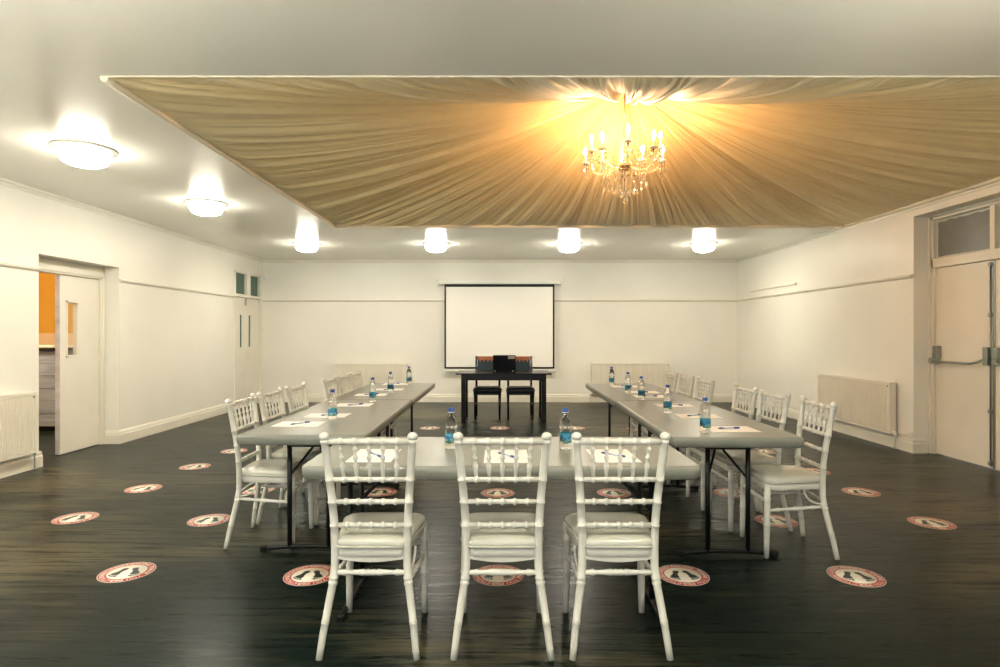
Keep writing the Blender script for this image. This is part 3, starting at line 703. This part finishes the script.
# ================================================================== PAPERS, PENS, BOTTLES
SIDE = {'L': 'half-open doorway side', 'R': 'fire exit side'}
def make_sheet(x, y, rz, label):
    return tag(obj('paper_sheet', B(-0.105, 0.105, -0.1485, 0.1485, 0, 0.0022), 'paper', None, (x, y, TZ+0.0004), (0, 0, rz)), label, 'paper', 'sheets laid out at each place')
pen_proto = None
def make_pen(x, y, rz, label):
    global pen_proto
    if pen_proto is None:
        pen_proto = t = thing('ballpoint_pen', label, 'pen', group='blue pens')
        obj('barrel', T([(-0.035, 0, 0.0046), (0.045, 0, 0.0046)], 0.0042, 8), 'penclear', t)
        obj('grip', T([(-0.068, 0, 0.0046), (-0.062, 0, 0.0046), (-0.056, 0, 0.0046), (-0.034, 0, 0.0046)], [0.001, 0.0028, 0.0046, 0.0046], 8), 'penblue', t)
        obj('cap_end', T([(0.036, 0, 0.0046), (0.072, 0, 0.0046)], 0.0048, 8), 'penblue', t)
        obj('clip', B(0.038, 0.070, -0.0014, 0.0014, 0.009, 0.0108), 'penblue', t)
    else: t = dup(pen_proto, (0, 0, 0), 0, label)
    t.location = (x, y, TZ+0.0027); t.rotation_euler = (0, 0, rz)
for x, y, rz, w in ((-0.61, 2.825, 0.0, 'on the half-open doorway side'), (0.030, 2.81, 0.0, 'at the middle place'), (0.546, 2.82, 0.02, 'on the fire exit side')):
    make_sheet(x, y, rz, 'white paper sheet on the cross table, '+w); make_pen(x+0.0, y+0.0, -0.95+rz*8, 'blue pen lying on the cross table sheet, '+w)
for sd, pts in (('L', [(-1.315, 3.80), (-1.25, 4.20), (-1.215, 4.82), (-1.25, 5.62), (-1.18, 6.15), (-1.215, 6.81)]), ('R', [(1.43, 3.60), (1.425, 4.17), (1.44, 4.79), (1.42, 5.47), (1.45, 5.87), (1.40, 6.50)])):
    for i, (x, y) in enumerate(pts):
        make_sheet(x, y, PI/2+random.uniform(-0.05, 0.05), 'white paper sheet, %s from the cross table, %s' % (ORD[i], SIDE[sd]))
        make_pen(x+random.uniform(-0.03, 0.03), y+random.uniform(-0.02, 0.02), random.uniform(0.5, 1.1) if sd == 'L' else random.uniform(-1, 0.5), 'blue pen on the paper sheet, %s from the cross table, %s' % (ORD[i], SIDE[sd]))
bot0 = None
def make_bottle(x, y, rz, label):
    global bot0
    if bot0 is None:
        bot0 = t = thing('water_bottle', label, 'bottle', group='small plastic water bottles')
        prof = [(0, 0.004), (0.018, 0.003), (0.027, 0.0), (0.0305, 0.004), (0.0315, 0.012), (0.030, 0.020), (0.0315, 0.026), (0.0308, 0.030), (0.0308, 0.082), (0.0315, 0.087), (0.0295, 0.094), (0.0285, 0.102),
                (0.0305, 0.110), (0.0312, 0.120), (0.0302, 0.134), (0.027, 0.150), (0.021, 0.167), (0.0145, 0.180), (0.0128, 0.186), (0.0128, 0.196), (0, 0.196)]
        obj('body', lathe(prof, 20), 'water', t)
        bm = bmesh.new()     # sleeve round two thirds of the bottle
        a0 = -2.6; n = 22; r0, r1 = 0.0312, 0.0318; vs = []
        for i in range(n+1):
            a = a0+4.6*i/n; c, s = math.cos(a), math.sin(a)
            vs.append([bm.verts.new((r*c, r*s, z)) for r, z in ((r0, 0.031), (r1, 0.031), (r1, 0.081), (r0, 0.081))])
        for a, b in zip(vs, vs[1:]):
            for k in range(4): f = bm.faces.new((a[k], a[(k+1) % 4], b[(k+1) % 4], b[k])); f.smooth = True
        bm.faces.new(vs[0][::-1]); bm.faces.new(vs[-1])
        obj('paper_label', bm, 'print', t)
        obj('neck_ring', lathe([(0.0128, 0.1845), (0.0165, 0.185), (0.0165, 0.188), (0.0128, 0.1885)], 16), 'capring', t)
        obj('screw_cap', lathe([(0.0128, 0.190), (0.0152, 0.190), (0.0155, 0.193), (0.0150, 0.207), (0.0135, 0.2095), (0, 0.210)], 20), 'cap', t)
    else: t = dup(bot0, (0, 0, 0), 0, label)
    t.location = (x, y, TZ+0.0006); t.rotation_euler = (0, 0, rz)
make_bottle(-0.253, 3.01, -0.9, 'water bottle on the cross table, beside the doorway-side chair')
make_bottle(0.338, 3.00, 0.6, 'water bottle on the cross table, beside the fire-exit-side chair')
for i, (x, y) in enumerate([(-1.153, 3.99), (-1.116, 5.08), (-1.10, 5.83), (-1.07, 6.82)]): make_bottle(x, y, 0.9*i, 'water bottle, %s from the cross table, row on the half-open doorway side' % ORD[i])
for i, (x, y) in enumerate([(1.234, 3.49), (1.26, 4.36), (1.275, 5.23), (1.274, 5.78), (1.29, 6.70)]): make_bottle(x, y, 0.3+0.7*i, 'water bottle, %s from the cross table, row on the fire exit side' % ORD[i])

# ================================================================== FLOOR STICKERS
_glyph = {}
def glyph(chr_):
    if chr_ not in _glyph:
        cu = bpy.data.curves.new('g', 'FONT'); cu.body = chr_; cu.size = 1; cu.align_x = 'CENTER'; cu.resolution_u = 2; cu.offset = 0.018
        ob = bpy.data.objects.new('g', cu); me = bpy.data.meshes.new_from_object(ob)
        xs = [v.co.x for v in me.vertices]
        _glyph[chr_] = ([tuple(v.co) for v in me.vertices], [tuple(p.vertices) for p in me.polygons], (max(xs)-min(xs)) if xs else 0.3)
        bpy.data.meshes.remove(me); bpy.data.objects.remove(ob); bpy.data.curves.remove(cu)
    return _glyph[chr_]
def ring_text(words, radius, size, z):
    bm = bmesh.new()
    for text, mid in words:
        adv = [(glyph(c)[2]+0.09 if c != ' ' else 0.36)*size for c in text]; tot = sum(adv); pos = -tot/2
        for c, w in zip(text, adv):
            if c != ' ':
                vs, fs, gw = glyph(c); a = mid-(pos+w/2)/radius
                rot = Matrix.Rotation(a-PI/2, 3, 'Z'); o = Vector((radius*math.cos(a), radius*math.sin(a), 0))
                nv = [bm.verts.new(rot @ Vector((v[0]*size, v[1]*size-0.35*size, 0))+o+Vector((0, 0, z))) for v in vs]
                for f in fs:
                    try: bm.faces.new([nv[i] for i in f])
                    except ValueError: pass
            pos += w
    return bm
def disc(r0, r1, z0, z1, n=56):
    if r0 == 0: return lathe([(0, z0), (r1, z0), (r1, z1), (0, z1)], n)
    return lathe([(r0, z0), (r1, z0), (r1, z1), (r0, z1), (r0, z0)], n)
def footprint(s):
    bm = bmesh.new(); pts = []
    # right sole outline, heel at the bottom, ball at the top, toes as separate pads; s mirrors it
    o = [(0.000, -0.050), (0.012, -0.046), (0.016, -0.034), (0.014, -0.018), (0.015, 0.000), (0.022, 0.016), (0.024, 0.030), (0.016, 0.040), (0.002, 0.042), (-0.012, 0.036), (-0.015, 0.024), (-0.008, 0.006), (-0.006, -0.014), (-0.012, -0.032), (-0.010, -0.045)]
    rot = Matrix.Rotation(-0.30*s, 2)
    def place(x, y): v = rot @ Vector((x*s*1.25, y*1.12)); return (v.x+0.036*s, v.y-0.002)
    def poly(ps):
        a = [bm.verts.new((*place(*p), 0.0016)) for p in ps]; bm.faces.new(a)
    poly(o)
    for tx, ty, r in ((-0.013, 0.049, 0.0075), (-0.001, 0.052, 0.0052), (0.009, 0.051, 0.0046), (0.017, 0.047, 0.0042), (0.023, 0.041, 0.0038)):
        poly([(tx+r*math.cos(2*PI*k/8), ty+1.15*r*math.sin(2*PI*k/8)) for k in range(8)])
    return bm
st0 = None
def make_sticker(x, y, rz, label):
    global st0
    if st0 is None:
        st0 = t = thing('floor_sticker', label, 'floor sticker', group='round footprint stickers on the floor')
        obj('red_disc', disc(0, 0.140, 0.0002, 0.0010), 'red', t)
        obj('white_rim', disc(0.1375, 0.1405, 0.0002, 0.0013), 'stwhite', t)
        obj('white_centre', disc(0, 0.098, 0.0008, 0.0013), 'stwhite', t)
        obj('lettering', ring_text([('THANK YOU FOR', PI*0.80), ('PRACTICING', PI*0.30), ('SOCIAL', -PI*0.08), ('DISTANCING', -PI*0.48)], 0.1185, 0.033, 0.0014), 'stwhite', t)
        for s in (-1, 1): obj('footprint', footprint(s), 'stblack', t)
    else: t = dup(st0, (0, 0, 0), 0, label)
    t.location = (x, y, 0.0); t.rotation_euler = (0, 0, PI+rz)
for x, y, rz, lab in [
    (-2.087, 3.246, 0.15, 'on open floor level with the cross table, doorway side'),
    (-3.07, 4.197, 0.1, 'nearest the radiator beside the half-open doorway'),
    (-3.07, 4.995, -0.1, 'before the half-open doorway, second in its line'),
    (-3.06, 5.82, 0.0, 'before the half-open doorway, third in its line'),
    (-3.02, 6.59, 0.0, 'past the half-open doorway, last in its line'),
    (-2.08, 4.15, 0.1, 'behind the first chair of the doorway-side row'),
    (-2.07, 4.95, 0.0, 'behind the second and third chairs of the doorway-side row'),
    (-1.05, 3.206, 0.05, 'beside the cross table chair on the doorway side'),
    (-0.01, 3.206, 0.0, 'under the cross table behind its middle chair'),
    (1.01, 3.206, 0.0, 'beside the cross table chair on the fire exit side'),
    (1.957, 3.19, -0.15, 'by the rear leg of the first fire-exit-side chair'),
    (3.04, 4.086, -0.1, 'on open floor near the fire exit doors'),
    (3.04, 4.885, 0.0, 'on open floor before the radiator by the fire exit'),
    (3.04, 5.61, 0.0, 'beyond the fire exit radiator, third in its line'),
    (3.02, 6.55, 0.0, 'past the fire-exit-side row, last in its line'),
    (1.965, 4.13, 0.0, 'between the legs of the first and second fire-exit-side chairs'),
    (1.93, 4.855, 0.0, 'behind the third fire-exit-side chair legs'),
    (-1.01, 4.885, 0.0, 'inside the U near the doorway-side tables'),
    (-0.02, 4.855, 0.0, 'in the middle of the U, past the cross table'),
    (0.953, 4.855, 0.0, 'inside the U near the fire-exit-side tables'),
    (-0.99, 8.19, 0.0, 'before the black table, on the doorway side'),
    (0.0, 8.19, 0.0, 'right in front of the black table, centred'),
    (1.06, 8.19, 0.0, 'before the black table, on the fire exit side'),
    (1.92, 8.13, 0.0, 'past the end of the fire-exit-side tables, towards the screen')]:
    make_sticker(x, y, rz, 'round footprint floor sticker '+lab)

# ================================================================== SPEAKERS' TABLE AND CHAIRS
dt = thing('black_table', 'black wooden table standing before the projection screen', 'table', (0.055, 8.95, 0))
obj('tabletop', B(-0.715, 0.715, -0.35, 0.35, 0.722, 0.745, bev=0.004), 'blackwood', dt)
obj('apron', Bs((-0.62, 0.62, -0.30, -0.278, 0.635, 0.722), (-0.62, 0.62, 0.278, 0.30, 0.635, 0.722), (-0.62, -0.598, -0.3, 0.3, 0.635, 0.722), (0.598, 0.62, -0.3, 0.3, 0.635, 0.722)), 'blackwood', dt)
for sx in (-1, 1):
    for sy in (-1, 1): obj('leg', B(sx*0.60-0.034, sx*0.60+0.034, sy*0.285-0.034, sy*0.285+0.034, 0, 0.722, bev=0.004), 'blackwood', dt)
def dark_chair(label):
    t = thing('padded_dark_chair', label, 'chair', group='black chairs behind the black table')     # faces -y
    for sx in (-1, 1):
        obj('front_leg', T([(sx*0.19, -0.20, 0), (sx*0.195, -0.20, 0.43)], [0.014, 0.019], 10), 'blackwood', t)
        obj('rear_leg', T([(sx*0.185, 0.25, 0), (sx*0.185, 0.20, 0.30), (sx*0.185, 0.20, 0.48), (sx*0.19, 0.25, 0.97)], [0.014, 0.019, 0.019, 0.016], 10), 'blackwood', t)
        obj('side_stretcher', T([(sx*0.19, -0.2, 0.22), (sx*0.185, 0.21, 0.22)], 0.009, 8), 'blackwood', t)
    obj('seat_frame', B(-0.215, 0.215, -0.225, 0.215, 0.385, 0.43, bev=0.008), 'blackwood', t)
    out = round_poly([(-0.225, -0.24), (0.225, -0.24), (0.21, 0.19), (-0.21, 0.19)], 0.04)
    obj('seat', layers(out, [(0.97, 0.43), (1, 0.44), (1.0, 0.465), (0.95, 0.485), (0.7, 0.495), (0.05, 0.497)]), 'blackpad', t)
    obj('back_pad', B(-0.168, 0.168, 0.236, 0.256, 0.68, 0.905, bev=0.01, seg=2), 'tealpad', t)
    obj('lower_rail', B(-0.18, 0.18, 0.205, 0.228, 0.63, 0.675, bev=0.004), 'blackwood', t)
    tr = obj('top_rail', B(-0.175, 0.175, 0.232, 0.262, 0.905, 0.965, bev=0.008), 'orangewood', t); tr['label'] = 'orange-brown wooden top rail'
    for k in range(5): obj('slat_stub', B(-0.135+k*0.062, -0.113+k*0.062, 0.230, 0.240, 0.878, 0.91), 'orangewood', t)
    return t
c0 = dark_chair('black padded chair behind the black table, on the doorway side of the laptop')
c0.location = (-0.195, 9.17, 0)
dup(c0, (0.318, 9.17, 0), 0, 'black padded chair behind the black table, on the fire exit side of the laptop')
lp = thing('laptop', 'open black laptop with a pale sticker on its lid, on black table', 'laptop', (0.066, 8.76, 0.7455))
obj('base', B(-0.17, 0.17, -0.01, 0.225, 0.0, 0.018, bev=0.004), 'lap', lp)
obj('keyboard', B(-0.145, 0.145, 0.06, 0.165, 0.0175, 0.0200), 'dark', lp)
lid = obj('lid', B(-0.17, 0.17, -0.010, 0.002, 0.0, 0.255, bev=0.004), 'lap', lp, (0, -0.004, 0.012), (math.radians(8), 0, 0))
obj('lid_sticker', B(0.055, 0.158, -0.0115, -0.0095, 0.200, 0.245), 'lapsticker', lid)
for x in (-0.145, 0.13): obj('hinge_cover', B(x-0.012, x+0.012, -0.014, 0.0, 0.006, 0.022, bev=0.003), 'lapsticker', lid)

# ================================================================== PROJECTION SCREEN
SY = 11.18; sc = thing('projection_screen', 'white pull-down projection screen with black border on the end wall', 'projection screen', (-0.011, SY, 0))
k_ = SY/580
def zz(y): return EYE+(333.5-y)*k_
hwid = 55*k_
obj('casing', B(-60.5*k_, 60.5*k_, -0.04, 0.045, zz(284.2), zz(281.3), bev=0.012, seg=2), 'white', sc)
for s in (-1, 1): obj('end_cap', B(s*61*k_-0.012, s*61*k_+0.012, -0.045, 0.05, zz(284.6), zz(279.8), bev=0.006), 'white', sc)
obj('black_border', B(-hwid, hwid, -0.001, 0.0015, zz(368.6), zz(284.2)), 'dark', sc)
obj('cloth', B(-hwid+0.032, hwid-0.032, -0.0035, -0.0015, zz(367.0), zz(286.9)), 'screen', sc)
obj('bottom_bar', B(-hwid-0.03, hwid+0.03, -0.014, 0.014, zz(371.6), zz(369.2), bev=0.006), 'white', sc)
for s in (-1, 1): obj('wall_bracket', B(s*58*k_-0.02, s*58*k_+0.02, 0.03, 0.118, zz(283.5), zz(281)), 'white', sc)

# ================================================================== RADIATORS
def radiator(label, L, H, loc, rz):
    """back plane on local y=0, front towards -y, origin at floor in the middle"""
    t = thing('panel_radiator', label, 'radiator', loc, rz, 'panel radiators'); z0 = 0.165; z1 = z0+H
    n = int(L/0.033); bm = bmesh.new(); rows = []
    xs, ys = [], []
    for i in range(n):
        x = -L/2+0.02+(L-0.04)*i/n; w = (L-0.04)/n
        for f, y in ((0.0, -0.085), (0.35, -0.085), (0.5, -0.098), (0.85, -0.098)): xs.append(x+f*w); ys.append(y)
    xs = [-L/2]+xs+[L/2]; ys = [-0.085]+ys+[-0.085]
    a = [bm.verts.new((x, y, z0+0.035)) for x, y in zip(xs, ys)]; b = [bm.verts.new((x, y, z1-0.035)) for x, y in zip(xs, ys)]
    for i in range(len(xs)-1): bm.faces.new((a[i], a[i+1], b[i+1], b[i]))
    bm_box(bm, -L/2, L/2, -0.092, -0.030, z0, z0+0.036, bev=0.006); bm_box(bm, -L/2, L/2, -0.092, -0.030, z1-0.036, z1-0.004, bev=0.006)
    bm_box(bm, -L/2, L/2, -0.084, -0.030, z0+0.03, z1-0.03)
    obj('ribbed_panel', bm, 'radiator', t)
    obj('top_grille', Bs(*[(-L/2+0.01+i*0.05, -L/2+0.045+i*0.05, -0.088, -0.026, z1-0.006, z1+0.002) for i in range(int(L/0.05))], (-L/2, L/2, -0.094, -0.086, z1-0.02, z1+0.004), (-L/2, L/2, -0.028, -0.02, z1-0.02, z1+0.004)), 'radiator', t)
    for s in (-1, 1):
        obj('end_panel', B(s*L/2-0.004, s*L/2+0.004, -0.095, -0.02, z0+0.005, z1+0.004, bev=0.002), 'radiator', t)
        obj('wall_hanger', B(s*L*0.36-0.02, s*L*0.36+0.02, -0.03, 0, z0+0.08, z1-0.08), 'radiator', t)
        pp = obj('supply_pipe', T([(s*(L/2+0.03), -0.055, 0.0), (s*(L/2+0.03), -0.055, z0+0.02), (s*(L/2-0.01), -0.055, z0+0.03)], 0.0085, 8), 'white', t)
        obj('valve', lathe([(0, 0), (0.017, 0.002), (0.019, 0.03), (0.014, 0.036), (0.014, 0.06), (0, 0.062)], 12, c=(s*(L/2+0.03), -0.055, z0-0.02)), 'white', pp)
    obj('air_plug', T([(L/2-0.03, -0.094, z1-0.045), (L/2-0.03, -0.102, z1-0.045)], 0.011, 10), 'greymetal', t)
    return t
radiator('ribbed radiator on the fire exit wall', 1.52, 0.60, (XR, 7.50, 0), -PI/2)
radiator('ribbed radiator beside the half-open doorway', 1.6, 0.60, (XL, 4.86, 0), PI/2)
radiator('low radiator on the end wall, on the doorway side of the screen', 1.42, 0.59, (-2.48, Y1, 0), 0)
radiator('low radiator on the end wall, on the fire exit side of the screen', 1.50, 0.60, (2.53, Y1, 0), 0)
cb = thing('wall_cable', 'thin cable clipped above the skirting of the fire exit wall', 'cable', (XR-0.012, 7.5, 0))
obj('cable_run', T([(0, -0.99, 0.185), (0, -0.6, 0.18), (0, 0.3, 0.185), (0, 1.6, 0.18), (0, 3.7, 0.18)], 0.006, 6), 'white', cb)
obj('junction_clip', B(-0.012, 0.012, -1.01, -0.97, 0.165, 0.225, bev=0.003), 'white', cb)
tr = thing('rail_strip', 'thin white strip lying just above the picture rail, fire exit wall', 'strip', (XR-0.018, 9.86, 2.10))
obj('strip', B(-0.012, 0.018, -0.82, 0.82, 0, 0.022, bev=0.003), 'trim', tr)
obj('strip_end', B(-0.016, 0.018, -0.84, -0.81, -0.006, 0.028, bev=0.003), 'trim', tr)
